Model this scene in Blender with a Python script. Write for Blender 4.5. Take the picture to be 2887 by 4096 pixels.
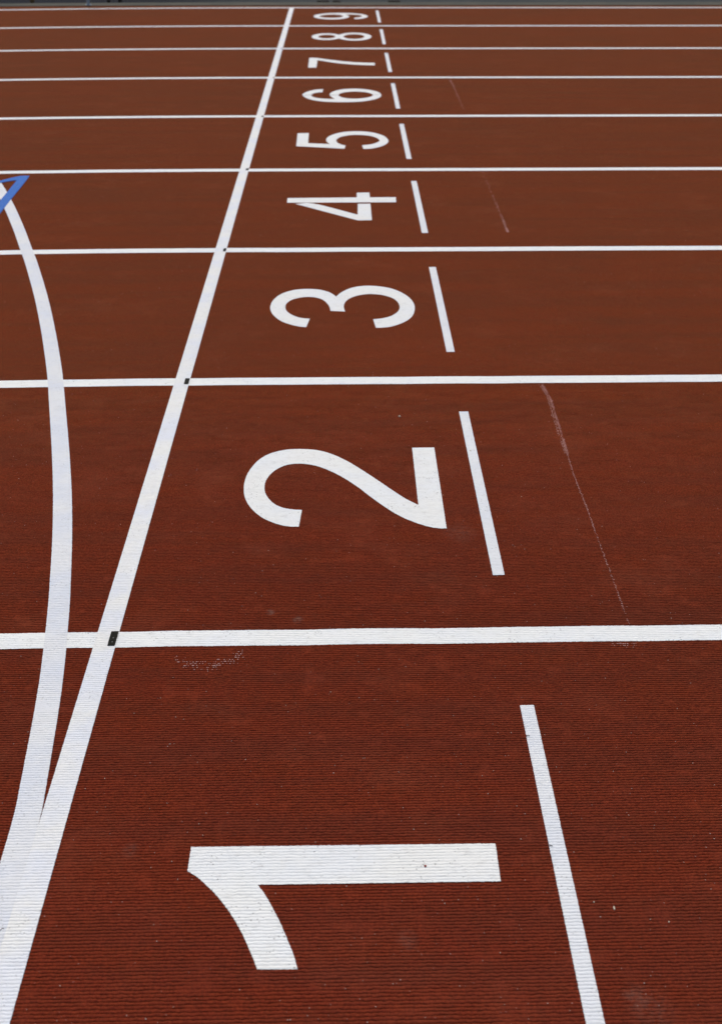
import bpy, bmesh, math, random
import numpy as np
from mathutils import Matrix, Vector

scene = bpy.context.scene
for o in list(bpy.data.objects):
    bpy.data.objects.remove(o)
COL = scene.collection

# ------------------------------------------------------------------ camera
CAM_H = 1.464
cam = bpy.data.cameras.new('camera')
cam.sensor_fit = 'VERTICAL'
cam.sensor_height = 24.0
cam.sensor_width = 24.0 * 721 / 1024
cam.lens = 3558.456 / 4096 * 24.0
cam.clip_start = 0.05
cam.clip_end = 3000
cam.dof.use_dof = True
cam.dof.focus_distance = 2.15
cam.dof.aperture_fstop = 3.0
cam_ob = bpy.data.objects.new('camera', cam)
COL.objects.link(cam_ob)
cam_ob.matrix_world = (Matrix.Translation((0, 0, CAM_H)) @ Matrix.Rotation(-0.019665, 4, 'Z')
                       @ Matrix.Rotation(math.pi / 2 - 0.645418, 4, 'X') @ Matrix.Rotation(0.002487, 4, 'Z'))
scene.camera = cam_ob

# ------------------------------------------------------------------ sky, sun, exposure
SUN_ELEV, SUN_AZ = math.radians(56), math.radians(-12)      # azimuth measured from +Y towards +X
world = bpy.data.worlds.new('World')
scene.world = world
world.use_nodes = True
wn = world.node_tree
wn.nodes.clear()
wo = wn.nodes.new('ShaderNodeOutputWorld')
wb = wn.nodes.new('ShaderNodeBackground')
sky = wn.nodes.new('ShaderNodeTexSky')
sky.sky_type = 'NISHITA'
sky.sun_disc = False
sky.sun_elevation = SUN_ELEV
sky.sun_rotation = SUN_AZ
sky.air_density = 1.0
sky.dust_density = 4.0
sky.ozone_density = 1.0
wb.inputs['Strength'].default_value = 0.10
wn.links.new(sky.outputs[0], wb.inputs['Color'])
wn.links.new(wb.outputs[0], wo.inputs['Surface'])
sun = bpy.data.lights.new('sun', 'SUN')
sun.energy = 1.5
sun.angle = math.radians(18)
sun.color = (1.0, 0.95, 0.87)
sun_ob = bpy.data.objects.new('sun', sun)
COL.objects.link(sun_ob)
sd = Vector((math.sin(SUN_AZ) * math.cos(SUN_ELEV), math.cos(SUN_AZ) * math.cos(SUN_ELEV), math.sin(SUN_ELEV)))
sun_ob.rotation_euler = sd.to_track_quat('Z', 'Y').to_euler()
sun_ob.location = sd * 30
scene.view_settings.view_transform = 'Standard'
scene.view_settings.look = 'None'
scene.view_settings.gamma = 1.0
scene.view_settings.exposure = 0.29

# ------------------------------------------------------------------ tagging
def tag(o, label=None, cat=None, group=None, kind=None):
    if label: o['label'] = label
    if cat: o['category'] = cat
    if group: o['group'] = group
    if kind: o['kind'] = kind
    return o

# ------------------------------------------------------------------ materials
class NT:
    def __init__(self, name):
        self.m = bpy.data.materials.new(name)
        self.m.use_nodes = True
        self.t = self.m.node_tree
        self.t.nodes.clear()
        self.out = self.n('ShaderNodeOutputMaterial')
        self.b = self.n('ShaderNodeBsdfPrincipled')
        self.l(self.b.outputs[0], self.out.inputs['Surface'])
        self.pos = self.n('ShaderNodeNewGeometry').outputs['Position']
    def n(self, kind, **kw):
        nd = self.t.nodes.new(kind)
        for k, v in kw.items():
            setattr(nd, k, v)
        return nd
    def l(self, a, b):
        self.t.links.new(a, b)
    def put(self, sock, v):
        if hasattr(v, 'is_linked') or hasattr(v, 'links'):
            self.l(v, sock)
        else:
            sock.default_value = v
    def mapped(self, scale, loc=(0, 0, 0), rot=(0, 0, 0)):
        mp = self.n('ShaderNodeMapping')
        mp.inputs['Scale'].default_value = scale
        mp.inputs['Location'].default_value = loc
        mp.inputs['Rotation'].default_value = rot
        self.l(self.pos, mp.inputs['Vector'])
        return mp.outputs[0]
    def noise(self, scale=(1, 1, 1), detail=3, rough=0.55, loc=(0, 0, 0), rot=(0, 0, 0), dist=0.0):
        nz = self.n('ShaderNodeTexNoise')
        self.l(self.mapped(scale, loc, rot), nz.inputs['Vector'])
        nz.inputs['Scale'].default_value = 1.0
        nz.inputs['Detail'].default_value = detail
        nz.inputs['Roughness'].default_value = rough
        nz.inputs['Distortion'].default_value = dist
        return nz.outputs['Fac']
    def ramp(self, f, a, b, lo=0.0, hi=1.0):
        mr = self.n('ShaderNodeMapRange')
        mr.interpolation_type = 'SMOOTHSTEP'
        self.l(f, mr.inputs['Value'])
        for k, v in (('From Min', a), ('From Max', b), ('To Min', lo), ('To Max', hi)):
            mr.inputs[k].default_value = v
        return mr.outputs[0]
    def math(self, op, a, b=0.0, c=0.0):
        mt = self.n('ShaderNodeMath', operation=op)
        for i, v in enumerate((a, b, c)):
            self.put(mt.inputs[i], v)
        return mt.outputs[0]
    def mix(self, f, a, b, blend='MIX'):
        mx = self.n('ShaderNodeMix', data_type='RGBA', blend_type=blend)
        self.put(mx.inputs[0], f)
        self.put(mx.inputs[6], a if not isinstance(a, tuple) else (*a, 1))
        self.put(mx.inputs[7], b if not isinstance(b, tuple) else (*b, 1))
        return mx.outputs[2]
    def attr(self, name):
        at = self.n('ShaderNodeAttribute', attribute_name=name)
        return at.outputs['Fac']
    def bump(self, h, dist, strength=1.0, prev=None):
        bp = self.n('ShaderNodeBump')
        bp.inputs['Distance'].default_value = dist
        self.put(bp.inputs['Strength'], strength)
        self.l(h, bp.inputs['Height'])
        if prev is not None:
            self.l(prev, bp.inputs['Normal'])
        return bp.outputs[0]
    def done(self, col, rough=0.8, normal=None, spec=0.5):
        self.put(self.b.inputs['Base Color'], (*col, 1) if isinstance(col, tuple) else col)
        self.put(self.b.inputs['Roughness'], rough)
        self.put(self.b.inputs['Specular IOR Level'], spec)
        if normal is not None:
            self.l(normal, self.b.inputs['Normal'])
        return self.m

def rib_bump(t, strength_scale, grain_d):
    """corduroy ribs as bump where the sheet itself is flat (attribute relief = 1)"""
    wob = t.noise((9, 30, 1), 2, 0.5)
    y = t.n('ShaderNodeSeparateXYZ')
    t.l(t.pos, y.inputs[0])
    ph = t.math('ADD', t.math('MULTIPLY', y.outputs['Y'], 2 * math.pi / 0.0058), t.math('MULTIPLY', wob, 7.0))
    s = t.math('SINE', ph)
    s = t.math('ADD', t.math('MULTIPLY', s, 0.5), 0.5)
    s = t.math('POWER', s, 0.45)
    nb = t.bump(s, 0.0016, t.math('MULTIPLY', t.attr('relief'), strength_scale))
    g = t.noise((620, 700, 700), 2, 0.6)
    return t.bump(g, grain_d, 1.0, nb)

def mat_track():
    t = NT('red_rubber')
    big = t.noise((0.9, 1.6, 1), 4, 0.6, (3, 1, 0))
    mid = t.noise((5, 14, 1), 4, 0.6, (0, 7, 0))
    streak = t.noise((22, 170, 1), 3, 0.6)
    grain = t.noise((260, 300, 260), 2, 0.6)
    c = t.mix(t.ramp(big, 0.35, 0.68), (0.1673, 0.0241, 0.0118), (0.1391, 0.0263, 0.0151))
    c = t.mix(t.ramp(mid, 0.35, 0.7), c, t.mix(0.6, c, (0.1693, 0.0262, 0.0090)))
    c = t.mix(t.ramp(streak, 0.4, 0.75), c, t.mix(0.4, c, (0.1115, 0.0142, 0.0112)))
    c = t.mix(t.ramp(grain, 0.35, 0.7), t.mix(0.35, c, (0.0701, 0.0085, 0.0048)), t.mix(0.35, c, (0.2232, 0.0366, 0.0142)))
    bead = t.noise((210, 175, 1), 1, 0.5)
    c = t.mix(t.ramp(bead, 0.3, 0.7), t.mix(0.3, c, (0.0807, 0.0092, 0.0073)), t.mix(0.25, c, (0.2621, 0.0443, 0.0183)))
    stain = t.ramp(t.noise((1.7, 3.0, 1), 6, 0.68, (21, 3, 0), (0, 0, 0.2)), 0.56, 0.78, 0, 0.35)
    c = t.mix(stain, c, (0.0756, 0.0230, 0.0156))
    # grey dusty blotches
    dust = t.ramp(t.noise((2.3, 3.2, 1), 5, 0.62, (11, 5, 0)), 0.60, 0.80, 0, 0.28)
    c = t.mix(dust, c, (0.1322, 0.0489, 0.0307))
    pav = t.noise((0.7, 11, 1), 5, 0.65, (5, 2, 0))
    c = t.mix(t.ramp(pav, 0.42, 0.62, 0, 0.30), c, (0.0952, 0.0225, 0.0152))
    pav2 = t.noise((3.5, 5, 1), 5, 0.7, (9, 2, 0))
    c = t.mix(t.ramp(pav2, 0.50, 0.72, 0, 0.30), c, (0.2072, 0.0489, 0.0255))
    spk = t.noise((48, 26, 1), 3, 0.7, (1, 8, 0))
    c = t.mix(t.ramp(spk, 0.42, 0.68, 0, 0.20), c, (0.078, 0.020, 0.012))
    # small dried dust spots, each at its own place
    sn = t.noise((90, 90, 1), 4, 0.65)
    for sx, sy, r, a in ((-0.184, 1.551, .014, .5), (-0.118, 1.524, .017, .45), (0.094, 0.755, .024, .2), (0.450, 0.658, .028, .22),
                         (0.47, 0.637, .05, .15), (-0.40, 0.93, .02, .2), (0.30, 1.85, .06, .15), (-0.2, 2.2, .08, .12)):
        vd = t.n('ShaderNodeVectorMath', operation='DISTANCE')
        t.l(t.pos, vd.inputs[0]); vd.inputs[1].default_value = (sx, sy, 0)
        f = t.math('MULTIPLY', t.ramp(vd.outputs['Value'], r * 0.2, r, a, 0), t.ramp(sn, 0.3, 0.65))
        c = t.mix(f, c, (0.18, 0.125, 0.10))
    # fine brown dust on the rubber, which shows at a flat angle
    t.b.inputs['Sheen Weight'].default_value = 0.10
    t.b.inputs['Sheen Roughness'].default_value = 0.45
    t.b.inputs['Sheen Tint'].default_value = (0.50, 1.0, 0.08, 1)
    return t.done(c, 0.95, rib_bump(t, 1.0, 0.0007), 0.03)

def mat_paint(name, base, cool, wear=0.5, seed=0.0, ribs=0.6):
    t = NT(name)
    a = t.noise((5, 7, 1), 4, 0.6, (seed, seed * 2, 0))
    c = t.mix(t.ramp(a, 0.38, 0.66), base, cool)
    g = t.noise((45, 90, 60), 4, 0.65, (seed, 0, 0))
    c = t.mix(t.ramp(g, 0.46, 0.78, 0, wear * 0.42), c, (0.48, 0.47, 0.44))
    # pinholes and grit trapped in the stipple
    v = t.n('ShaderNodeTexVoronoi')
    t.l(t.mapped((120, 150, 100), (seed * 3, 0, 0)), v.inputs['Vector'])
    v.inputs['Scale'].default_value = 1.0
    gate = t.ramp(t.noise((14, 22, 1), 3, 0.6, (2, seed, 0)), 0.47, 0.62)
    h = t.math('MULTIPLY', t.ramp(v.outputs['Distance'], 0.11, 0.28, 1, 0), gate)
    c = t.mix(t.math('MULTIPLY', h, 0.75 * wear), c, (0.10, 0.09, 0.085))
    return t.done(c, 0.7, rib_bump(t, ribs, 0.0005), 0.12)

def mat_plain(name, c0, c1, scale=40, rough=0.8, bump=0.001):
    t = NT(name)
    n1 = t.noise((scale, scale, scale), 4, 0.6)
    return t.done(t.mix(t.ramp(n1, 0.35, 0.68), c0, c1), rough, t.bump(n1, bump), 0.08)

def mat_asphalt():
    t = NT('dark_asphalt')
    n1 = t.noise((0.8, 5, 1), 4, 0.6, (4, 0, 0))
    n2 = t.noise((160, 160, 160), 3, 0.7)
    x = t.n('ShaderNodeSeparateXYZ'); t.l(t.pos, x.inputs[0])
    left_dark = t.ramp(t.math('ADD', x.outputs['X'], t.math('MULTIPLY', n1, 1.6)), -1.5, 0.1, 1, 0)   # asphalt colour gets darker towards the left, with a ragged transition
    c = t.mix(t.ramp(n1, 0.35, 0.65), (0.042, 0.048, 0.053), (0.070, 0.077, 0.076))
    c = t.mix(left_dark, c, (0.016, 0.018, 0.025))
    c = t.mix(t.ramp(n2, 0.4, 0.7, 0, 0.5), c, (0.03, 0.03, 0.032))
    return t.done(c, 0.95, t.bump(n2, 0.004), 0.03)

def mat_concrete():
    t = NT('mossy_concrete')
    n1 = t.noise((2.5, 7, 2), 5, 0.65)
    n2 = t.noise((120, 120, 120), 3, 0.7)
    c = t.mix(t.ramp(n1, 0.38, 0.66), (0.105, 0.100, 0.080), (0.070, 0.076, 0.064))
    c = t.mix(t.ramp(n2, 0.4, 0.7, 0, 0.4), c, (0.06, 0.058, 0.05))
    return t.done(c, 0.95, t.bump(n2, 0.003), 0.05)

M_TRACK = mat_track()
M_WHITE = mat_paint('white_line_paint', (0.785, 0.80, 0.77), (0.76, 0.785, 0.785), 0.7, 0.0)
M_START = mat_paint('start_line_paint', (0.755, 0.76, 0.73), (0.69, 0.72, 0.765), 0.6, 5.0)
M_CURVE = mat_paint('curve_line_paint', (0.70, 0.715, 0.72), (0.64, 0.675, 0.73), 0.5, 9.0)
M_DASH = mat_paint('dash_paint', (0.71, 0.73, 0.735), (0.66, 0.69, 0.725), 0.6, 13.0)
M_NUM = mat_paint('numeral_paint', (0.755, 0.765, 0.735), (0.735, 0.76, 0.765), 0.8, 17.0)
M_BLUE = mat_paint('blue_paint', (0.033, 0.135, 0.46), (0.040, 0.15, 0.50), 0.1, 21.0)
M_SEAM = mat_plain('grey_seam', (0.42, 0.42, 0.40), (0.5, 0.5, 0.48), 90, 0.8, 0.0003)
M_BLACK = mat_plain('black_rubber_paint', (0.010, 0.010, 0.008), (0.018, 0.017, 0.012), 60, 0.7)
M_DOT = mat_plain('pale_dot', (0.45, 0.45, 0.44), (0.6, 0.6, 0.58), 200, 0.6, 0.0003)
M_GRIT = mat_plain('pale_grit', (0.42, 0.36, 0.30), (0.60, 0.56, 0.52), 300, 0.7, 0.0003)
M_CHALK = mat_plain('pink_chalk', (0.40, 0.22, 0.19), (0.50, 0.31, 0.28), 200, 0.9, 0.0003)
M_STONE = mat_plain('cream_stone', (0.55, 0.48, 0.34), (0.68, 0.62, 0.50), 250, 0.7, 0.0005)
M_DARKBIT = mat_plain('dark_debris', (0.010, 0.009, 0.008), (0.03, 0.022, 0.018), 200, 0.8, 0.0005)
M_REDBIT = mat_plain('red_crumb', (0.16, 0.015, 0.010), (0.25, 0.03, 0.015), 200, 0.8, 0.0005)
M_STEEL = mat_plain('painted_steel', (0.30, 0.36, 0.40), (0.38, 0.44, 0.48), 30, 0.45, 0.0003)
M_BROWN = mat_plain('dry_leaf', (0.13, 0.08, 0.035), (0.20, 0.12, 0.05), 90, 0.8, 0.001)
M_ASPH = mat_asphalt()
M_CONC = mat_concrete()

# ------------------------------------------------------------------ mesh helpers
def mesh_np(name, verts, quads=None, tris=None, mat=None, relief=None, smooth=True):
    """fast mesh from numpy arrays, faces = quads or tris (or both)"""
    me = bpy.data.meshes.new(name)
    verts = np.asarray(verts, np.float32)
    q = np.zeros((0, 4), np.int32) if quads is None else np.asarray(quads, np.int32).reshape(-1, 4)
    t = np.zeros((0, 3), np.int32) if tris is None else np.asarray(tris, np.int32).reshape(-1, 3)
    me.vertices.add(len(verts))
    me.vertices.foreach_set('co', verts.ravel())
    me.loops.add(q.size + t.size)
    me.loops.foreach_set('vertex_index', np.concatenate([q.ravel(), t.ravel()]))
    me.polygons.add(len(q) + len(t))
    starts = np.concatenate([np.arange(len(q)) * 4, q.size + np.arange(len(t)) * 3]).astype(np.int32)
    me.polygons.foreach_set('loop_start', starts)
    me.update(calc_edges=True)
    me.polygons.foreach_set('use_smooth', np.full(len(q) + len(t), smooth))
    if relief is not None:
        at = me.attributes.new('relief', 'FLOAT', 'POINT')
        at.data.foreach_set('value', np.asarray(relief, np.float32))
    if mat: me.materials.append(mat)
    return me

def link(name, me, loc=(0, 0, 0), parent=None):
    o = bpy.data.objects.new(name, me)
    o.location = loc
    COL.objects.link(o)
    if parent: o.parent = parent
    return o

def vnoise(x, y, cx, cy, seed):
    """smooth value noise 0..1, cell size cx by cy"""
    r = np.random.default_rng(seed).random((256, 256)).astype(np.float32)
    u, v = x / cx + 1000.0, y / cy + 1000.0
    i, j = np.floor(u).astype(np.int64), np.floor(v).astype(np.int64)
    fu, fv = (u - i), (v - j)
    fu, fv = fu * fu * (3 - 2 * fu), fv * fv * (3 - 2 * fv)
    a, b = r[i & 255, j & 255], r[(i + 1) & 255, j & 255]
    c, d = r[i & 255, (j + 1) & 255], r[(i + 1) & 255, (j + 1) & 255]
    return (a * (1 - fu) + b * fu) * (1 - fv) + (c * (1 - fu) + d * fu) * fv

# ------------------------------------------------------------------ the ribbed track surface near the camera, real relief
PITCH = 0.0058
GX0, GX1, GY0, GY1, DX = -1.45, 1.50, 0.42, 2.86, 0.0025
ZF = -0.0004                                                # level of the plain sheet round the relief patch
prof_s = np.array([0.0, 0.09, 0.24, 0.50, 0.76, 0.91])
prof_h = np.array([1.0, 0.52, 0.09, 0.0, 0.05, 0.44])
nr = int((GY1 - GY0) / PITCH)
ncol = int(round((GX1 - GX0) / DX)) + 1
rib = np.repeat(np.arange(nr), 6)
tt = np.tile(prof_s, nr)
hh = np.tile(prof_h, nr)
rib = np.append(rib, nr); tt = np.append(tt, 0.0); hh = np.append(hh, 1.0)
Y1 = GY0 + (GY1 - GY0) * (rib + tt) / nr
X1 = GX0 + DX * np.arange(ncol)
X1[-1] = GX1
VX, VY = np.meshgrid(X1, Y1)
edge = np.minimum(np.minimum((VX - GX0), (GX1 - VX)) / 0.10, np.minimum((VY - GY0) / 0.03, (GY1 - VY) / 1.3))
edge = np.clip(edge, 0, 1)
wob = (vnoise(VX, VY, 0.20, 0.08, 1) - 0.5) * 0.14 + (vnoise(VX, VY, 0.005, 0.005, 2) - 0.5) * 0.30
VYw = VY + wob * PITCH * edge
depth = 0.62 + 0.38 * vnoise(VX, (rib + 0.0)[:, None] + np.where(tt > 0.6, 1, 0)[:, None] + 0 * VX, 0.0065, 0.93, 3)
weak = vnoise(VX, VY, 0.03, 0.02, 4)
depth = depth * np.clip(1.1 - 0.7 * np.clip((weak - 0.72) * 4, 0, 1), 0.3, 1)
VZ = -0.0024 * hh[:, None] * depth
st = (vnoise(VX, (rib * 1.0)[:, None] + 0 * VX, 0.0045, 0.77, 5) - 0.5) * 0.0013
st += (np.random.default_rng(6).random(VX.shape) - 0.5) * 0.00016
VZ += st * (1 - 0.55 * hh[:, None])
VZ += (vnoise(VX, VY, 0.05, 0.05, 7) - 0.5) * 0.0007
VZ = VZ * edge + ZF * (1 - edge)
VX = VX + (vnoise(VX, VY, 0.01, 0.006, 8) - 0.5) * 0.0016 * edge
NROW, NCOL = VX.shape

def bend(x):
    """how far the lanes have turned towards the viewer left of the start line"""
    x = np.asarray(x, float)
    d = np.maximum(0.0, -0.5 - x)
    d2 = np.minimum(d, 6.0)
    return -0.01495 * (d2 ** 2 + 12.0 * (d - d2))

def build_track():
    idx = np.arange(NROW * NCOL, dtype=np.int32).reshape(NROW, NCOL)
    q = np.stack([idx[:-1, :-1], idx[:-1, 1:], idx[1:, 1:], idx[1:, :-1]], -1).reshape(-1, 4)
    v = np.stack([VX, VYw, VZ], -1).reshape(-1, 3)
    rel = (1 - edge).ravel()
    # plain sheet round the patch
    xs = [-60, -30, -20, -14, -10, -8, -6.5] + list(np.arange(-6, GX0 - 0.05, 0.25)) + [GX0, GX1, 4, 8, 15, 30, 60]
    ys = [-4.0, GY0, GY1]
    sv, sq = [], []
    def P(x, y):
        sv.append((x, y, ZF)); return len(v) + len(sv) - 1
    for a, b in zip(xs[:-1], xs[1:]):
        ea, eb = 11.38 + 0.5 * float(bend(a)), 11.38 + 0.5 * float(bend(b))
        rows = [(-4.0, GY0), (GY0, GY1), (GY1, None)]
        for r, (y0, y1) in enumerate(rows):
            if r == 1 and a == GX0: continue
            ya0 = yb0 = y0
            ya1, yb1 = (y1, y1) if y1 is not None else (ea, eb)
            ya0, yb0 = min(ya0, ya1 - 0.001), min(yb0, yb1 - 0.001)
            sq.append((P(a, ya0), P(b, yb0), P(b, yb1), P(a, ya1)))
    v = np.vstack([v, np.array(sv)])
    rel = np.concatenate([rel, np.ones(len(sv))])
    me = mesh_np('track_surface', v, np.vstack([q, np.array(sq)]), None, M_TRACK, rel)
    return tag(link('track_surface', me), 'brick red ribbed rubber running track surface', kind='structure')
build_track()

# ------------------------------------------------------------------ painted markings
def smooth_closed(P, step=0.004, corner=38):
    """Catmull-Rom through the traced points, keeping sharp corners"""
    P = [Vector(p) for p in P]
    n = len(P)
    cor = []
    for i in range(n):
        a, b = P[i] - P[i - 1], P[(i + 1) % n] - P[i]
        cor.append(math.degrees(abs(a.angle(b))) > corner)
    out = []
    for i in range(n):
        p1, p2 = P[i], P[(i + 1) % n]
        p0 = P[i - 1] if not cor[i] else p1 * 2 - p2
        p3 = P[(i + 2) % n] if not cor[(i + 1) % n] else p2 * 2 - p1
        L = (p2 - p1).length
        k = max(1, int(L / step))
        if cor[i] and cor[(i + 1) % n]:
            k = 1
        for j in range(k):
            s = j / k
            out.append(tuple(0.5 * ((2 * p1) + (p2 - p0) * s + (2 * p0 - 5 * p1 + 4 * p2 - p3) * s * s
                                    + (3 * p1 - p0 - 3 * p2 + p3) * s ** 3)))
    return out

def inside(px, py, poly):
    r = np.zeros(px.shape, bool)
    n = len(poly)
    for i in range(n):
        x1, y1 = poly[i]; x2, y2 = poly[(i + 1) % n]
        if y1 == y2: continue
        c = ((y1 > py) != (y2 > py)) & (px < (x2 - x1) * (py - y1) / (y2 - y1) + x1)
        r ^= c
    return r

def drape(poly, lift, seed=0):
    """the cells of the relief patch that lie inside poly, lifted by the paint film, rim snapped onto the outline"""
    poly = [(float(a), float(b)) for a, b in poly]
    pa = np.array(poly)
    x0, y0 = pa.min(0); x1, y1 = pa.max(0)
    if x1 <= GX0 or x0 >= GX1 or y1 <= GY0 or y0 >= GY1:
        return None
    c0 = max(0, int((x0 - GX0) / DX) - 2); c1 = min(NCOL - 1, int((x1 - GX0) / DX) + 3)
    r0 = max(0, int((y0 - GY0) / (GY1 - GY0) * nr * 6) - 10); r1 = min(NROW - 1, int((y1 - GY0) / (GY1 - GY0) * nr * 6) + 10)
    sx, sy, sz, se = (A[r0:r1 + 1, c0:c1 + 1] for A in (VX, VYw, VZ, edge))
    cx = (sx[:-1, :-1] + sx[1:, 1:]) / 2
    cy = (sy[:-1, :-1] + sy[1:, 1:]) / 2
    sel = inside(cx, cy, poly)
    nrw, ncl = sx.shape
    touch = np.zeros((nrw, ncl), int)
    for a in (0, 1):
        for b in (0, 1):
            touch[a:nrw - 1 + a, b:ncl - 1 + b] += sel
    border_patch = np.zeros((nrw, ncl), bool)               # rim of the whole patch is no paint edge
    if r0 == 0: border_patch[0] = True
    if r1 == NROW - 1: border_patch[-1] = True
    if c0 == 0: border_patch[:, 0] = True
    if c1 == NCOL - 1: border_patch[:, -1] = True
    rim = (touch > 0) & (touch < 4) & ~border_patch
    X, Y = sx.copy(), sy.copy()
    qx, qy = X[rim], Y[rim]
    best = np.full(qx.shape, 1e9); bx, by = qx.copy(), qy.copy()
    n = len(poly)
    for i in range(n):
        ax, ay = poly[i]; ex, ey = poly[(i + 1) % n]
        dx, dy = ex - ax, ey - ay
        L2 = dx * dx + dy * dy
        if L2 < 1e-14: continue
        s = np.clip(((qx - ax) * dx + (qy - ay) * dy) / L2, 0, 1)
        fx, fy = ax + s * dx, ay + s * dy
        d = (fx - qx) ** 2 + (fy - qy) ** 2
        m = d < best
        best[m] = d[m]; bx[m] = fx[m]; by[m] = fy[m]
    rg = np.random.default_rng(100 + seed)
    ok = best < 0.0035 ** 2
    X[rim] = np.where(ok, bx + (rg.random(bx.shape) - 0.5) * 0.0009, qx)
    Y[rim] = np.where(ok, by + (rg.random(by.shape) - 0.5) * 0.0009, qy)
    use = touch > 0
    mp = -np.ones((nrw, ncl), np.int64)
    mp[use] = np.arange(use.sum())
    Z = sz * 0.42 + lift                                    # paint fills the grooves a little
    Z = np.maximum(Z, sz + lift * 0.75)
    rr, cc = np.nonzero(sel)
    q = np.stack([mp[rr, cc], mp[rr, cc + 1], mp[rr + 1, cc + 1], mp[rr + 1, cc]], -1)
    v = np.stack([X[use], Y[use], Z[use]], -1)
    return v, q, (1 - se)[use]

def fill(polys_with_holes, z):
    """flat triangulated areas; each entry is [outer, hole, ...]"""
    V, T = [], []
    from mathutils.geometry import tessellate_polygon
    for loops in polys_with_holes:
        flat = [p for lp in loops for p in lp]
        tr = tessellate_polygon([[Vector((p[0], p[1], 0)) for p in lp] for lp in loops])
        b = len(V)
        V += [(p[0], p[1], z) for p in flat]
        for a, c, d in tr:
            pa, pc, pd = flat[a], flat[c], flat[d]
            cr = (pc[0] - pa[0]) * (pd[1] - pa[1]) - (pc[1] - pa[1]) * (pd[0] - pa[0])
            if abs(cr) < 1e-12: continue
            T.append((b + a, b + c, b + d) if cr > 0 else (b + a, b + d, b + c))
        # the paint film's own edge down to the rubber
        for lp in loops:
            k = len(lp); s = len(V)
            V += [(p[0], p[1], z) for p in lp] + [(p[0], p[1], ZF + 0.0001) for p in lp]
            for i in range(k):
                j = (i + 1) % k
                T += [(s + i, s + k + i, s + j), (s + j, s + k + i, s + k + j)]
    return np.array(V), np.array(T)

def marking(name, near_polys, far_polys, lift, mat, label, cat, group=None, seed=0):
    V, Q, T, R = np.zeros((0, 3)), np.zeros((0, 4), int), np.zeros((0, 3), int), np.zeros(0)
    for i, p in enumerate(near_polys):
        r = drape(p, lift, seed + i)
        if r is None or not len(r[1]): continue
        Q = np.vstack([Q, r[1] + len(V)]); V = np.vstack([V, r[0]]); R = np.concatenate([R, r[2]])
    if far_polys:
        fv, ft = fill(far_polys, ZF + lift)
        T = ft + len(V); V = np.vstack([V, fv]); R = np.concatenate([R, np.ones(len(fv))])
    c = np.array([(V[:, 0].min() + V[:, 0].max()) / 2, (V[:, 1].min() + V[:, 1].max()) / 2, 0.0])
    me = mesh_np(name, V - c, Q, T, mat, R, smooth=True)
    if len(T):                                              # flat parts stay flat shaded
        sm = np.ones(len(Q) + len(T), bool); sm[len(Q):] = False
        me.polygons.foreach_set('use_smooth', sm)
    return tag(link(name, me, tuple(c)), label, cat, group)

PAINT = 0.0008

# lane lines, 5 cm wide, 1.22 m apart
def lane_line(k, label):
    yc = 1.4658 + 1.22 * (k - 1)
    w = 0.025
    xs = [-14, -10, -7] + list(np.arange(-6, GX0 - 0.1, 0.2)) + [GX0] + list(np.arange(-1.3, 1.4, 0.1)) + [GX1, 3, 6, 14]
    rg = random.Random(k)
    wav = {x: rg.uniform(-0.0012, 0.0012) for x in xs}
    top = [(x, yc + float(bend(x)) + w + wav[x]) for x in xs]
    bot = [(x, yc + float(bend(x)) - w + wav[x]) for x in xs]
    if k <= 2:
        sub = lambda L, f: [p for p in L if f(p[0])]
        near = [sub(bot, lambda x: GX0 - .01 < x < GX1 + .01) + sub(top, lambda x: GX0 - .01 < x < GX1 + .01)[::-1]]
        far = [[sub(bot, lambda x: x <= GX0 + 1e-6) + sub(top, lambda x: x <= GX0 + 1e-6)[::-1]],
               [sub(bot, lambda x: x >= GX1 - 1e-6) + sub(top, lambda x: x >= GX1 - 1e-6)[::-1]]]
    else:
        near, far = [], [[bot + top[::-1]]]
    marking('lane_line', near, far, PAINT, M_WHITE, label, 'lane line', 'white lines between the lanes', 40 + k)

for k in range(1, 9):
    lane_line(k, 'white painted lane line between the lanes numbered %d and %d' % (k, k + 1))
lane_line(9, 'outermost white line beyond lane 9, along the grey concrete edge')

# start line
SX = -0.5540
marking('start_line', [[(SX - .025, GY0 - .1), (SX + .025, GY0 - .1), (SX + .025, GY1 + .1), (SX - .025, GY1 + .1)]],
        [[[(SX - .025, GY1), (SX + .025, GY1), (SX + .022, 11.245), (SX - .028, 11.245)]],
         [[(SX - .025, 0.0), (SX + .025, 0.0), (SX + .025, GY0), (SX - .025, GY0)]]],
        PAINT * 2, M_START, 'straight white start line crossing all lanes, marked with small black squares', 'start line')

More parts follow.
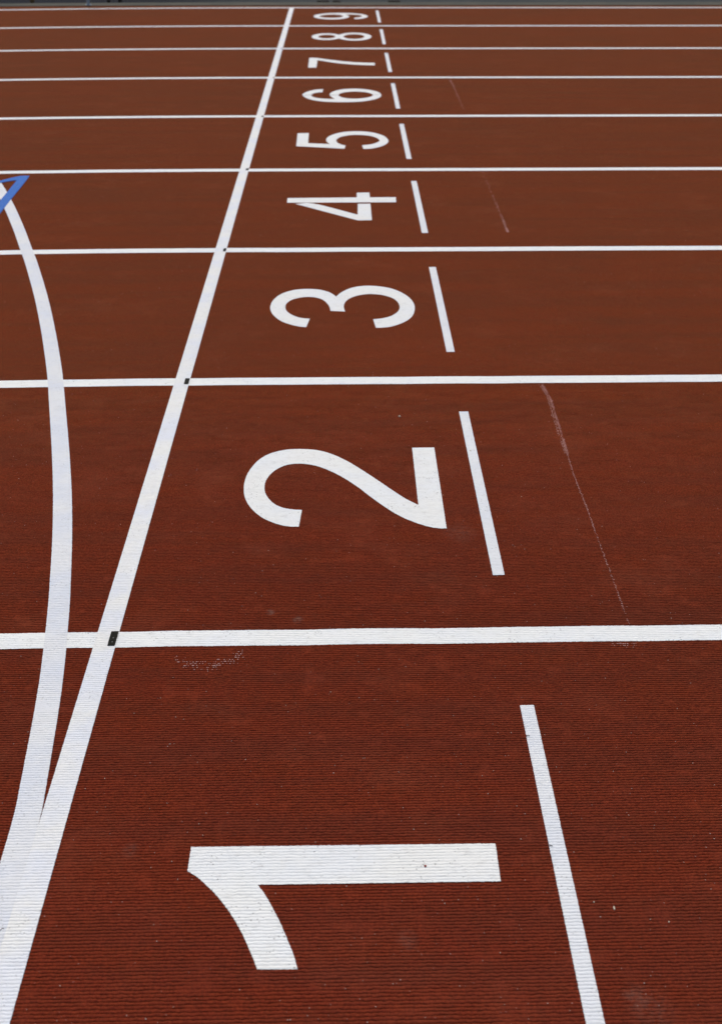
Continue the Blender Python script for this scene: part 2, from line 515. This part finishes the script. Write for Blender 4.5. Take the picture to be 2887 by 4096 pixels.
# curved line, centre traced through the photograph's edges
CURVE = [(-0.560, 0.36), (-0.574, 0.52), (-0.590, 0.70), (-0.6005, 0.878), (-0.6060, 1.011), (-0.6145, 1.084), (-0.6240, 1.162), (-0.6345, 1.246),
         (-0.6475, 1.337), (-0.665, 1.44), (-0.6925, 1.586), (-0.7145, 1.689), (-0.739, 1.801), (-0.7675, 1.922), (-0.8005, 2.053),
         (-0.8395, 2.197), (-0.884, 2.354), (-0.9345, 2.528), (-0.990, 2.719), (-1.0345, GY1), (-1.114, 3.10), (-1.220, 3.40), (-1.3625, 3.771), (-1.429, 3.932),
         (-1.5395, 4.2), (-1.670, 4.50), (-1.792, 4.764), (-1.90, 4.98), (-2.03, 5.23), (-2.4, 5.9), (-3.0, 6.85)]
def curve_at(y):
    P = CURVE
    for i in range(len(P) - 1):
        if P[i][1] <= y <= P[i + 1][1]:
            p0 = P[max(i - 1, 0)]; p1 = P[i]; p2 = P[i + 1]; p3 = P[min(i + 2, len(P) - 1)]
            h = p2[1] - p1[1]
            m1 = (p2[0] - p0[0]) / (p2[1] - p0[1]); m2 = (p3[0] - p1[0]) / (p3[1] - p1[1])
            s = (y - p1[1]) / h
            return ((2 * s ** 3 - 3 * s * s + 1) * p1[0] + (s ** 3 - 2 * s * s + s) * h * m1
                    + (-2 * s ** 3 + 3 * s * s) * p2[0] + (s ** 3 - s * s) * h * m2)
    return P[-1][0]
def curve_band(y0, y1, n):
    L, R_ = [], []
    for i in range(n + 1):
        y = y0 + (y1 - y0) * i / n
        e = 0.01
        sl = (curve_at(min(y + e, 6.84)) - curve_at(max(y - e, 0.37))) / (min(y + e, 6.84) - max(y - e, 0.37))
        hw = 0.0252 * math.sqrt(1 + sl * sl)
        x = curve_at(y)
        L.append((x - hw, y)); R_.append((x + hw, y))
    return L[::-1] + R_
marking('curved_line', [curve_band(0.38, GY1, 90)], [[curve_band(GY1, 6.8, 80)]],
        PAINT * 1.45, M_CURVE, 'curved white line sweeping away left of the straight start line', 'curved line')

# short dashes in front of the numbers
for k in range(1, 10):
    yc = 0.856 + 1.22 * (k - 1)
    x0, x1 = 0.3775 - .0148, 0.3775 + .0148
    r = [(x0, yc - .4), (x1, yc - .4), (x1, yc + .4), (x0, yc + .4)]
    marking('lane_dash', [r] if k <= 2 else [], [] if k <= 2 else [[r]], PAINT, M_DASH,
            'short white dash on the track right of the number %d' % k, 'dash', 'short dashes beside the lane numbers', 60 + k)
DIGITS = {
    '1': [(-0.2893,0.9335),(0.2655,0.9312),(0.2647,0.8569),(-0.1628,0.8576),(-0.1481,0.8382),(-0.1327,0.8124),(-0.1182,0.7854),(-0.106,0.7592),(-0.0956,0.7355),(-0.0868,0.7095),(-0.1526,0.7106),(-0.1631,0.7332),(-0.176,0.7587),(-0.191,0.7849),(-0.2101,0.812),(-0.2315,0.8378),(-0.2527,0.8583),(-0.272,0.875),(-0.2894,0.8856)],
    '2': [(0.1984,2.2642),(0.2655,2.2643),(0.2653,1.8668),(0.2436,1.868),(0.2098,1.8789),(0.1618,1.9083),(0.1233,1.9439),(0.0743,2.0031),(0.0234,2.0711),(-0.0296,2.1278),(-0.0843,2.168),(-0.1338,2.1825),(-0.1773,2.1753),(-0.211,2.1448),(-0.2299,2.1024),(-0.2329,2.0607),(-0.2247,2.0244),(-0.2043,1.9888),(-0.1773,1.9668),(-0.1463,1.9578),(-0.1232,1.9549),(-0.1289,1.8802),(-0.1578,1.8823),(-0.1933,1.8958),(-0.2299,1.9226),(-0.2604,1.9607),(-0.2822,2.0083),(-0.2911,2.0571),(-0.2906,2.1074),(-0.2812,2.1544),(-0.2605,2.2027),(-0.2299,2.2371),(-0.1867,2.2577),(-0.1367,2.2621),(-0.0863,2.2542),(-0.0415,2.2312),(0.0026,2.1936),(0.0456,2.1463),(0.0923,2.09),(0.1276,2.0456),(0.162,2.0049),(0.1971,1.9728)],
    '3': [(-0.1361,3.1816),(-0.1471,3.1075),(-0.1724,3.1131),(-0.2105,3.133),(-0.2448,3.1629),(-0.2732,3.2074),(-0.2905,3.2581),(-0.2938,3.3094),(-0.2849,3.3621),(-0.263,3.4101),(-0.2298,3.4442),(-0.1903,3.4625),(-0.145,3.4669),(-0.1044,3.4588),(-0.0689,3.4371),(-0.0488,3.4122),(-0.0357,3.3879),(-0.0179,3.4254),(0.0124,3.4636),(0.048,3.4872),(0.094,3.4968),(0.1396,3.4898),(0.1846,3.4701),(0.2232,3.4345),(0.2551,3.3813),(0.2712,3.325),(0.2736,3.2729),(0.2642,3.2165),(0.2449,3.1725),(0.2121,3.1347),(0.1733,3.1083),(0.1403,3.0991),(0.1152,3.0984),(0.1071,3.1738),(0.1388,3.1798),(0.1731,3.1984),(0.1987,3.2289),(0.213,3.2674),(0.2137,3.3095),(0.2023,3.3521),(0.1787,3.383),(0.142,3.4057),(0.0969,3.4125),(0.0565,3.4007),(0.0236,3.3753),(0.0033,3.3426),(-0.0049,3.3003),(-0.003,3.2647),(-0.0,3.2451),(-0.0577,3.2526),(-0.0604,3.2839),(-0.0718,3.3258),(-0.0922,3.3624),(-0.1176,3.381),(-0.1478,3.3876),(-0.1824,3.3795),(-0.2139,3.358),(-0.2323,3.3219),(-0.2342,3.2795),(-0.2236,3.2439),(-0.2003,3.2115),(-0.1707,3.1897)],
    '4a': [(-0.29,4.6334),(0.0654,4.6404),(0.0665,4.7181),(0.1323,4.7205),(0.1328,4.6411),(0.2661,4.6411),(0.265,4.5623),(-0.2898,4.5612)],
    '4b': [(0.0689,4.5383),(0.1332,4.5405),(0.1337,4.2954),(0.0665,4.2921),(-0.2462,4.5426),(-0.1494,4.5424),(0.0659,4.374)],
    '5': [(-0.2879,5.9093),(-0.2172,5.9141),(-0.2153,5.677),(-0.0834,5.6568),(-0.0997,5.7037),(-0.1066,5.7507),(-0.1032,5.7923),(-0.0869,5.841),(-0.0525,5.8936),(-0.0074,5.9316),(0.0434,5.9506),(0.0891,5.954),(0.1346,5.9458),(0.1846,5.9219),(0.2284,5.8774),(0.2606,5.8153),(0.2747,5.7356),(0.2669,5.6778),(0.2436,5.6259),(0.2036,5.5807),(0.1597,5.5533),(0.1178,5.547),(0.1111,5.6292),(0.143,5.6388),(0.1778,5.6583),(0.2036,5.6893),(0.22,5.7265),(0.212,5.7806),(0.1877,5.8233),(0.1531,5.8524),(0.1029,5.8663),(0.0575,5.8668),(0.0119,5.8462),(-0.0237,5.812),(-0.0437,5.7524),(-0.0401,5.6992),(-0.0235,5.6609),(-0.0037,5.6369),(0.0118,5.6256),(0.0058,5.5553),(-0.2847,5.6122)],
    '6': [(-0.1506,7.0594),(-0.185,7.0509),(-0.2135,7.0228),(-0.2329,6.9673),(-0.2134,6.9055),(-0.1814,6.8711),(-0.1401,6.8529),(-0.0994,6.8438),(-0.0572,6.8425),(-0.0779,6.8918),(-0.0952,6.9549),(-0.0965,6.9967),(-0.0843,7.0529),(-0.0489,7.1142),(0.0032,7.1559),(0.0664,7.172),(0.1189,7.1692),(0.171,7.1474),(0.2223,7.1071),(0.2614,7.0496),(0.2754,6.9763),(0.2686,6.9091),(0.2398,6.8501),(0.1933,6.8028),(0.1424,6.7708),(0.082,6.752),(-0.0181,6.7465),(-0.0982,6.7558),(-0.1686,6.7801),(-0.2299,6.8282),(-0.2717,6.8937),(-0.2927,6.9654),(-0.2902,7.0104),(-0.2673,7.0698),(-0.2325,7.1156),(-0.1915,7.1457),(-0.148,7.1563)],
    '6h': [(-0.034,6.9729),(-0.014,7.028),(0.0231,7.063),(0.081,7.0789),(0.1385,7.069),(0.1852,7.0382),(0.2161,6.9769),(0.198,6.913),(0.1554,6.8747),(0.1038,6.853),(0.0528,6.8534),(0.0118,6.8739),(-0.0195,6.9153)],
    '7': [(-0.2833,8.3558),(-0.2546,8.3637),(-0.2084,8.3457),(-0.1445,8.3009),(-0.0581,8.2447),(0.0273,8.1977),(0.1121,8.1626),(0.191,8.1478),(0.2657,8.139),(0.2626,8.0379),(0.1667,8.0521),(0.0832,8.075),(-0.0007,8.1094),(-0.0852,8.1611),(-0.1538,8.2161),(-0.2119,8.2626),(-0.2148,7.95),(-0.2821,7.9505)],
}

def ell(cx, cy, rx, ry, a0=0, a1=360, n=48, full=True):
    m = n if full else n + 1
    return [(cx + rx * math.cos(math.radians(a0 + (a1 - a0) * i / n)), cy + ry * math.sin(math.radians(a0 + (a1 - a0) * i / n))) for i in range(m)]

def number(word, near, far, k):
    marking('lane_number', near, far, PAINT, M_NUM, 'large white painted number %s lying on its side' % word,
            'lane number', 'white numbers painted in the lanes', 80 + k)

number('1', [smooth_closed(DIGITS['1'])], [], 1)
number('2', [smooth_closed(DIGITS['2'])], [], 2)
number('3', [], [[smooth_closed(DIGITS['3'])]], 3)
number('4', [], [[smooth_closed(DIGITS['4a'])], [smooth_closed(DIGITS['4b'])]], 4)
number('5', [], [[smooth_closed(DIGITS['5'])]], 5)
six = [smooth_closed(DIGITS['6'], 0.012), smooth_closed(DIGITS['6h'], 0.012, 60)]
number('6', [], [six], 6)
six_ob = [o for o in bpy.data.objects if 'number 6 lying' in str(o.get('label', ''))][0]
def seam(x0, x1, y, h=0.006):
    v, t_ = fill([[[(x0, y - h), (x1, y - h * .5), (x1, y + h * .5), (x0, y + h)]]], ZF + PAINT * 2.2)
    me = mesh_np('stencil_seam', v - np.array(six_ob.location), None, t_, M_SEAM, smooth=False)
    tag(link('stencil_seam', me, (0, 0, 0), six_ob), 'thin grey seam across the stroke')
seam(-0.280, -0.219, 6.966); seam(-0.098, -0.040, 6.966); seam(0.214, 0.262, 6.970)
number('7', [], [[smooth_closed(DIGITS['7'], 0.012)]], 7)
# 8: two rings meeting at a waist
def eight():
    lx, ly, lrx, lry = -0.152, 9.392, 0.138, 0.178
    rx, ry, rrx, rry = 0.112, 9.392, 0.160, 0.212
    wx = -0.0335
    al = math.degrees(math.acos((wx - lx) / lrx)); ar = math.degrees(math.acos((wx - rx) / rrx))
    out = ell(lx, ly, lrx, lry, al, 360 - al, 40, False) + ell(rx, ry, rrx, rry, 360 - ar - 360, ar, 48, False)
    h1 = ell(-0.148, ly, 0.080, 0.098)
    h2 = ell(0.108, ry, 0.098, 0.130)
    return [out, h1, h2]
number('8', [], [eight()], 8)
# 9 is the 6 turned half round
cx6, cy6 = -0.0087, 6.9586
nine = [[(-0.0165 - (x - cx6), 10.628 - (y - cy6)) for x, y in lp] for lp in six]
number('9', [], [nine], 9)

# black registration squares on the start line
SQ = [(1.4675, .0172, .047), (2.688, .0155, .042), (3.9068, .0125, .037), (5.137, .0155, .034), (6.3395, .0145, .034), (7.556, .013, .032), (8.776, .013, .03)]
ords = ['first', 'second', 'third', 'fourth', 'fifth', 'sixth', 'seventh']
for i, (y, w, l) in enumerate(SQ):
    xr = -0.5305
    r = [(xr - w, y - l / 2), (xr - .0015, y - l / 2), (xr, y - l / 2 + .003), (xr, y + l / 2), (xr - w, y + l / 2)]
    lab = 'small black square where the start line meets the line between lanes %d and %d' % (i + 1, i + 2)
    if i == 0: lab = 'largest black square on the start line, with two pale dots, between lanes 1 and 2'
    o = marking('black_square', [r] if i < 2 else [], [] if i < 2 else [[r]], PAINT * 2.9, M_BLACK, lab, 'position mark',
                'black squares on the start line', 110 + i)
    if i == 0:
        for px, py in ((-0.5390, 1.4690), (-0.5388, 1.4562)):
            bm = bmesh.new()
            bmesh.ops.create_icosphere(bm, subdivisions=2, radius=0.0010)
            for v in bm.verts: v.co.z *= 0.6
            me = bpy.data.meshes.new('dot'); bm.to_mesh(me); bm.free(); me.materials.append(M_DOT)
            d = link('dot', me, (px - o.location.x, py - o.location.y, 0.0022), o)

# blue hollow triangle whose tip reaches into the picture at the left
tri_o = [(-1.717, 5.026), (-1.740, 5.032), (-1.766, 5.026), (-1.791, 5.008), (-1.823, 4.973), (-1.853, 4.938), (-2.12, 4.60), (-1.700, 4.10), (-1.688, 4.10), (-1.690, 4.405), (-1.701, 4.623), (-1.706, 4.80)]
tri_i = [(-1.764, 4.949), (-1.757, 4.80), (-1.750, 4.60), (-1.742, 4.20), (-2.06, 4.605), (-1.848, 4.898), (-1.815, 4.925), (-1.787, 4.943)]
marking('blue_triangle', [], [[tri_o, tri_i]], PAINT * 3, M_BLUE, 'blue outlined triangle crossing the curved white line at the left edge', 'blue mark')

# ------------------------------------------------------------------ dirt, chalk and grit
def top_z(x, y):
    if GX0 < x < GX1 and GY0 < y < GY1:
        c = int((x - GX0) / DX); r = int((y - GY0) / (GY1 - GY0) * nr) * 6 + 3
        return float(max(VZ[min(r, NROW - 1), c], VZ[min(r, NROW - 1), min(c + 1, NCOL - 1)])), float(VYw[min(r, NROW - 1), c])
    return ZF, y

def flecks(name, pts, mat, label, cat=None, kind=None):
    """many tiny irregular chips lying on the ribs, one object"""
    V, T = [], []
    rg = random.Random(len(pts))
    for x, y, s, sy in pts:
        z, yy = top_z(x, y)
        b = len(V); n = rg.choice((4, 5, 6)); a0 = rg.random() * 6
        for i in range(n):
            a = a0 + 2 * math.pi * i / n
            rr = s * rg.uniform(0.6, 1.25)
            V.append((x + rr * math.cos(a), yy + sy * rr * math.sin(a), z + 0.00015))
        V.append((x, yy, z + 0.00035 + s * 0.25))
        T += [(b + i, b + (i + 1) % n, b + n) for i in range(n)]
    V = np.array(V)
    c = np.array([V[:, 0].mean(), V[:, 1].mean(), 0])
    me = mesh_np(name, V - c, None, np.array(T), mat)
    return tag(link(name, me, tuple(c)), label, cat, None, kind)

rnd = random.Random(7)
def along(path, n, spread, sz, dens=lambda t: 1.0, strands=(0.0,)):
    out = []
    while len(out) < n:
        t = rnd.random()
        if rnd.random() > dens(t): continue
        f = t * (len(path) - 1); i = min(int(f), len(path) - 2); f -= i
        x = path[i][0] * (1 - f) + path[i + 1][0] * f; y = path[i][1] * (1 - f) + path[i + 1][1] * f
        out.append((x + rnd.choice(strands) + rnd.gauss(0, spread), y, rnd.uniform(*sz), 1.0))
    return out
s2 = [(0.6610, 2.652), (0.671, 2.568), (0.668, 2.476), (0.666, 2.398), (0.662, 2.298), (0.661, 2.219), (0.658, 2.129), (0.658, 2.037), (0.660, 1.957), (0.659, 1.856), (0.659, 1.727), (0.659, 1.60), (0.658, 1.493)]
pts = along(s2[:6], 1000, 0.0020, (0.0006, 0.0016), lambda t: 0.55 + 0.45 * math.sin(t * 17) ** 2, (0.002, 0.002, -0.005))
pts += along(s2[4:], 800, 0.0009, (0.0006, 0.0014), lambda t: (1 - 0.55 * t) * (0.35 + 0.65 * math.sin(t * 23) ** 2))
flecks('chalk_mark', pts, M_CHALK, 'faint pinkish chalk streak across lane 2, right of its dash', 'chalk mark')
s4 = [(0.768, 5.091), (0.771, 4.912), (0.769, 4.69), (0.770, 4.579), (0.769, 4.438), (0.771, 4.292), (0.768, 4.185), (0.768, 4.123)]
pts = along(s4, 300, 0.0035, (0.0010, 0.0022), lambda t: 0.12 + 0.88 * (max(0, t - 0.35) / 0.65))
flecks('chalk_mark', pts, M_CHALK, 'faint pinkish chalk streak across lane 4, brightest at its near end', 'chalk mark')
s6 = [(0.824, 7.486), (0.829, 7.297), (0.828, 7.016), (0.828, 6.753), (0.825, 6.529)]
pts = along(s6, 240, 0.004, (0.0012, 0.0024), lambda t: 1 - 0.75 * t)
flecks('chalk_mark', pts, M_CHALK, 'barely visible chalk streak across lane 6, farthest of the streaks', 'chalk mark')
sl = [(-0.389, 1.401), (-0.374, 1.396), (-0.353, 1.382), (-0.337, 1.387), (-0.317, 1.382), (-0.298, 1.381), (-0.288, 1.392), (-0.267, 1.396), (-0.250, 1.396), (-0.242, 1.424)]
pts = [(x, y + rnd.gauss(0, 0.006), s, 1) for x, y, s, _ in along(sl, 150, 0.005, (0.0006, 0.0016), lambda t: 0.4 + 0.6 * t)]
flecks('chalk_mark', pts, M_CHALK, 'crescent of pale paint scuffs just below the line between lanes 1 and 2', 'chalk mark')

pts = []
for _ in range(3600):
    y = 0.45 + 5.5 * rnd.random() ** 1.5
    x = rnd.uniform(-0.5 - y * 0.42, 0.5 + y * 0.42)
    s = rnd.choice((0.0004, 0.0004, 0.0005, 0.0006, 0.0008)) * (1 + y * 0.12)
    pts.append((x, y, s, 1.0))
flecks('grit', pts, M_GRIT, 'tiny pale specks of grit scattered over the red track', kind='stuff')

def pebble(x, y, r, mat, label, cat='pebble', sq=(1, 1, 0.8), seed=0, name='pebble', sub=2):
    bm = bmesh.new()
    bmesh.ops.create_icosphere(bm, subdivisions=sub, radius=r)
    rg = random.Random(seed)
    ph = [rg.uniform(0, 6) for _ in range(3)]
    for v in bm.verts:
        n = v.co.normalized()
        k = 1 + 0.18 * math.sin(3 * n.x + ph[0]) + 0.15 * math.sin(4 * n.y + ph[1]) + 0.1 * math.sin(5 * n.z + ph[2])
        v.co = Vector((v.co.x * sq[0], v.co.y * sq[1], v.co.z * sq[2])) * k
    me = bpy.data.meshes.new(name); bm.to_mesh(me); bm.free(); me.materials.append(mat)
    z, _ = top_z(x, y)
    return tag(link(name, me, (x, y, z + r * sq[2] * 0.7)), label, cat, None)

pebble(0.452, 0.804, 0.0021, M_STONE, 'cream pebble lying on the red rubber right of the dash of number 1', seed=1, sq=(0.9, 1.3, 0.8))
pebble(0.420, 0.816, 0.0011, M_STONE, 'tiny white pebble close to the right edge of the dash of number 1', seed=2)
pebble(0.170, 2.448, 0.0036, M_STONE, 'white pebble lying above the number 2', seed=3, sq=(1.2, 1, 0.7))
pebble(0.373, 2.244, 0.0020, M_STONE, 'pale crumb beside the dash right of number 2', seed=4)
pebble(0.539, 0.778, 0.0011, M_STONE, 'tiny cream pebble at the lower right of the picture', seed=5)
pebble(0.134, 0.888, 0.0020, M_REDBIT, 'dark red crumb on the white stem of number 1', 'crumb', seed=6, name='rubber_crumb')

def twig(pts, r, label, z0=0.0012):
    bm = bmesh.new()
    prev = None
    for i, (x, y) in enumerate(pts):
        rr = r * (1 - 0.5 * i / len(pts))
        ring = [bm.verts.new((x, y + rr * math.cos(a), z0 + rr + rr * math.sin(a))) for a in [k * math.pi / 3 for k in range(6)]]
        if prev:
            for k in range(6):
                bm.faces.new((prev[k], prev[(k + 1) % 6], ring[(k + 1) % 6], ring[k]))
        else:
            bm.faces.new(ring)
        prev = ring
    bm.faces.new(prev[::-1])
    me = bpy.data.meshes.new('twig'); bm.to_mesh(me); bm.free(); me.materials.append(M_DARKBIT)
    tag(link('twig', me), label, 'twig')
twig([(-0.596, 0.778), (-0.592, 0.783), (-0.589, 0.782), (-0.586, 0.786), (-0.583, 0.785)], 0.0007, 'dark bit of twig on the start line at the left edge')
twig([(0.3625, 1.174), (0.3655, 1.1755), (0.3695, 1.174)], 0.0008, 'tiny dark twig across the upper part of the dash beside number 1')
twig([(0.3625, 0.9255), (0.3660, 0.9250), (0.3690, 0.9235)], 0.0008, 'tiny dark twig on the rim of the dash, level with number 1')
pts = [(0.625 + rnd.gauss(0, 0.018), 1.4345 - abs(rnd.gauss(0, 0.004)), rnd.uniform(0.0006, 0.0015), 1) for _ in range(45)]
flecks('chalk_mark', pts, M_CHALK, 'small cluster of pink scuffs under the white line at the right', 'chalk mark')
twig([(0.130, 0.8985), (0.1325, 0.895), (0.134, 0.891)], 0.00035, 'thin dark splinter on number 1 beside the red crumb')

# ------------------------------------------------------------------ beyond the outer line
def strip(name, y0, y1, z0, z1, mat, label, kind='structure'):
    xs = [-60, -30, -14, -10, -8] + list(np.arange(-6.5, -0.3, 0.3)) + [0, 3, 8, 20, 60]
    V, Q = [], []
    for x in xs:
        b = 0.5 * float(bend(x))
        V += [(x, y0 + b, ZF - 0.02), (x, y0 + b, z0), (x, y1 + b, z1), (x, y1 + b, ZF - 0.02)]
    for i in range(len(xs) - 1):
        a, c = 4 * i, 4 * (i + 1)
        for k in range(3):
            Q.append((a + k, c + k, c + k + 1, a + k + 1))
    me = mesh_np(name, np.array(V), np.array(Q), None, mat, smooth=False)
    return tag(link(name, me), label, kind=kind)
strip('concrete_kerb', 11.381, 11.61, 0.004, 0.004, M_CONC, 'grey mossy concrete strip along the outside of the track')
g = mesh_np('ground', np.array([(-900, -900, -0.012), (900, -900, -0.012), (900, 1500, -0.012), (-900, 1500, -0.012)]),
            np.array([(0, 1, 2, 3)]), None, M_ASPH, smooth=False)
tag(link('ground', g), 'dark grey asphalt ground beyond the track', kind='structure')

def box(bm, x0, x1, y0, y1, z0, z1, bev=0.003):
    r = bmesh.ops.create_cube(bm, size=1)
    for v in r['verts']:
        v.co = Vector((x0 + (v.co.x + .5) * (x1 - x0), y0 + (v.co.y + .5) * (y1 - y0), z0 + (v.co.z + .5) * (z1 - z0)))
    es = {e for v in r['verts'] for e in v.link_edges}
    bmesh.ops.bevel(bm, geom=list(es), offset=bev, segments=2, affect='EDGES')
def bobj(name, bm, mat, loc=(0, 0, 0), parent=None):
    me = bpy.data.meshes.new(name); bm.to_mesh(me); bm.free(); me.materials.append(mat)
    return link(name, me, loc, parent)

# light blue steel post with a foot plate, standing on the concrete at the far left
post = bpy.data.objects.new('metal_post', None); COL.objects.link(post); post.location = (-2.832, 11.40, 0.004)
tag(post, 'thin pale blue metal post standing on the concrete at the far left', 'post')
bm = bmesh.new()
r_ = bmesh.ops.create_cone(bm, cap_ends=True, segments=20, radius1=0.014, radius2=0.014, depth=1.0)
for v in r_['verts']: v.co.z += 0.5 + 0.006; v.co.x += v.co.z * 0.12
bobj('pole', bm, M_STEEL, (0, 0, 0), post)
bm = bmesh.new(); box(bm, -0.03, 0.03, -0.02, 0.02, 0.0, 0.006, 0.001)
bobj('base_plate', bm, M_STEEL, (0, 0, 0), post)

# slotted drain grates in the asphalt
for i, (x0, x1, lab) in enumerate(((-0.292, -0.150, 'dark drain grate in the asphalt left of number 9'),
                                   (-0.111, -0.020, 'smaller dark drain grate in the asphalt directly beyond number 9'),
                                   (0.526, 0.667, 'dark drain grate in the asphalt right of the dash of number 9'))):
    bm = bmesh.new()
    y0, y1 = 11.69, 11.78
    w = x1 - x0
    box(bm, 0, w, 0, 0.012, 0, 0.012, 0.002); box(bm, 0, w, y1 - y0 - 0.012, y1 - y0, 0, 0.012, 0.002)
    n = max(4, int(w / 0.02))
    for k in range(n + 1):
        xx = (w - 0.008) * k / n
        box(bm, xx, xx + 0.008, 0.0125, y1 - y0 - 0.0125, 0.001, 0.011, 0.001)
    tag(bobj('drain_grate', bm, M_DARKBIT, (x0, y0, -0.0115)), lab, 'drain grate', 'drain grates in the asphalt')

pebble(-2.66, 11.68, 0.024, M_DARKBIT, 'left one of two dark lumps beyond the track behind the metal post', 'lump', (0.9, 0.8, 0.6), 11, 'asphalt_lump', 3)
pebble(-2.53, 11.68, 0.025, M_DARKBIT, 'right one of two dark lumps beyond the track behind the metal post', 'lump', (1.0, 0.8, 0.6), 12, 'asphalt_lump', 3)
pebble(-3.53, 11.68, 0.032, M_BROWN, 'dry brown clod on the asphalt at the far left corner', 'clod', (1.0, 0.8, 0.8), 13, 'soil_clod', 3)
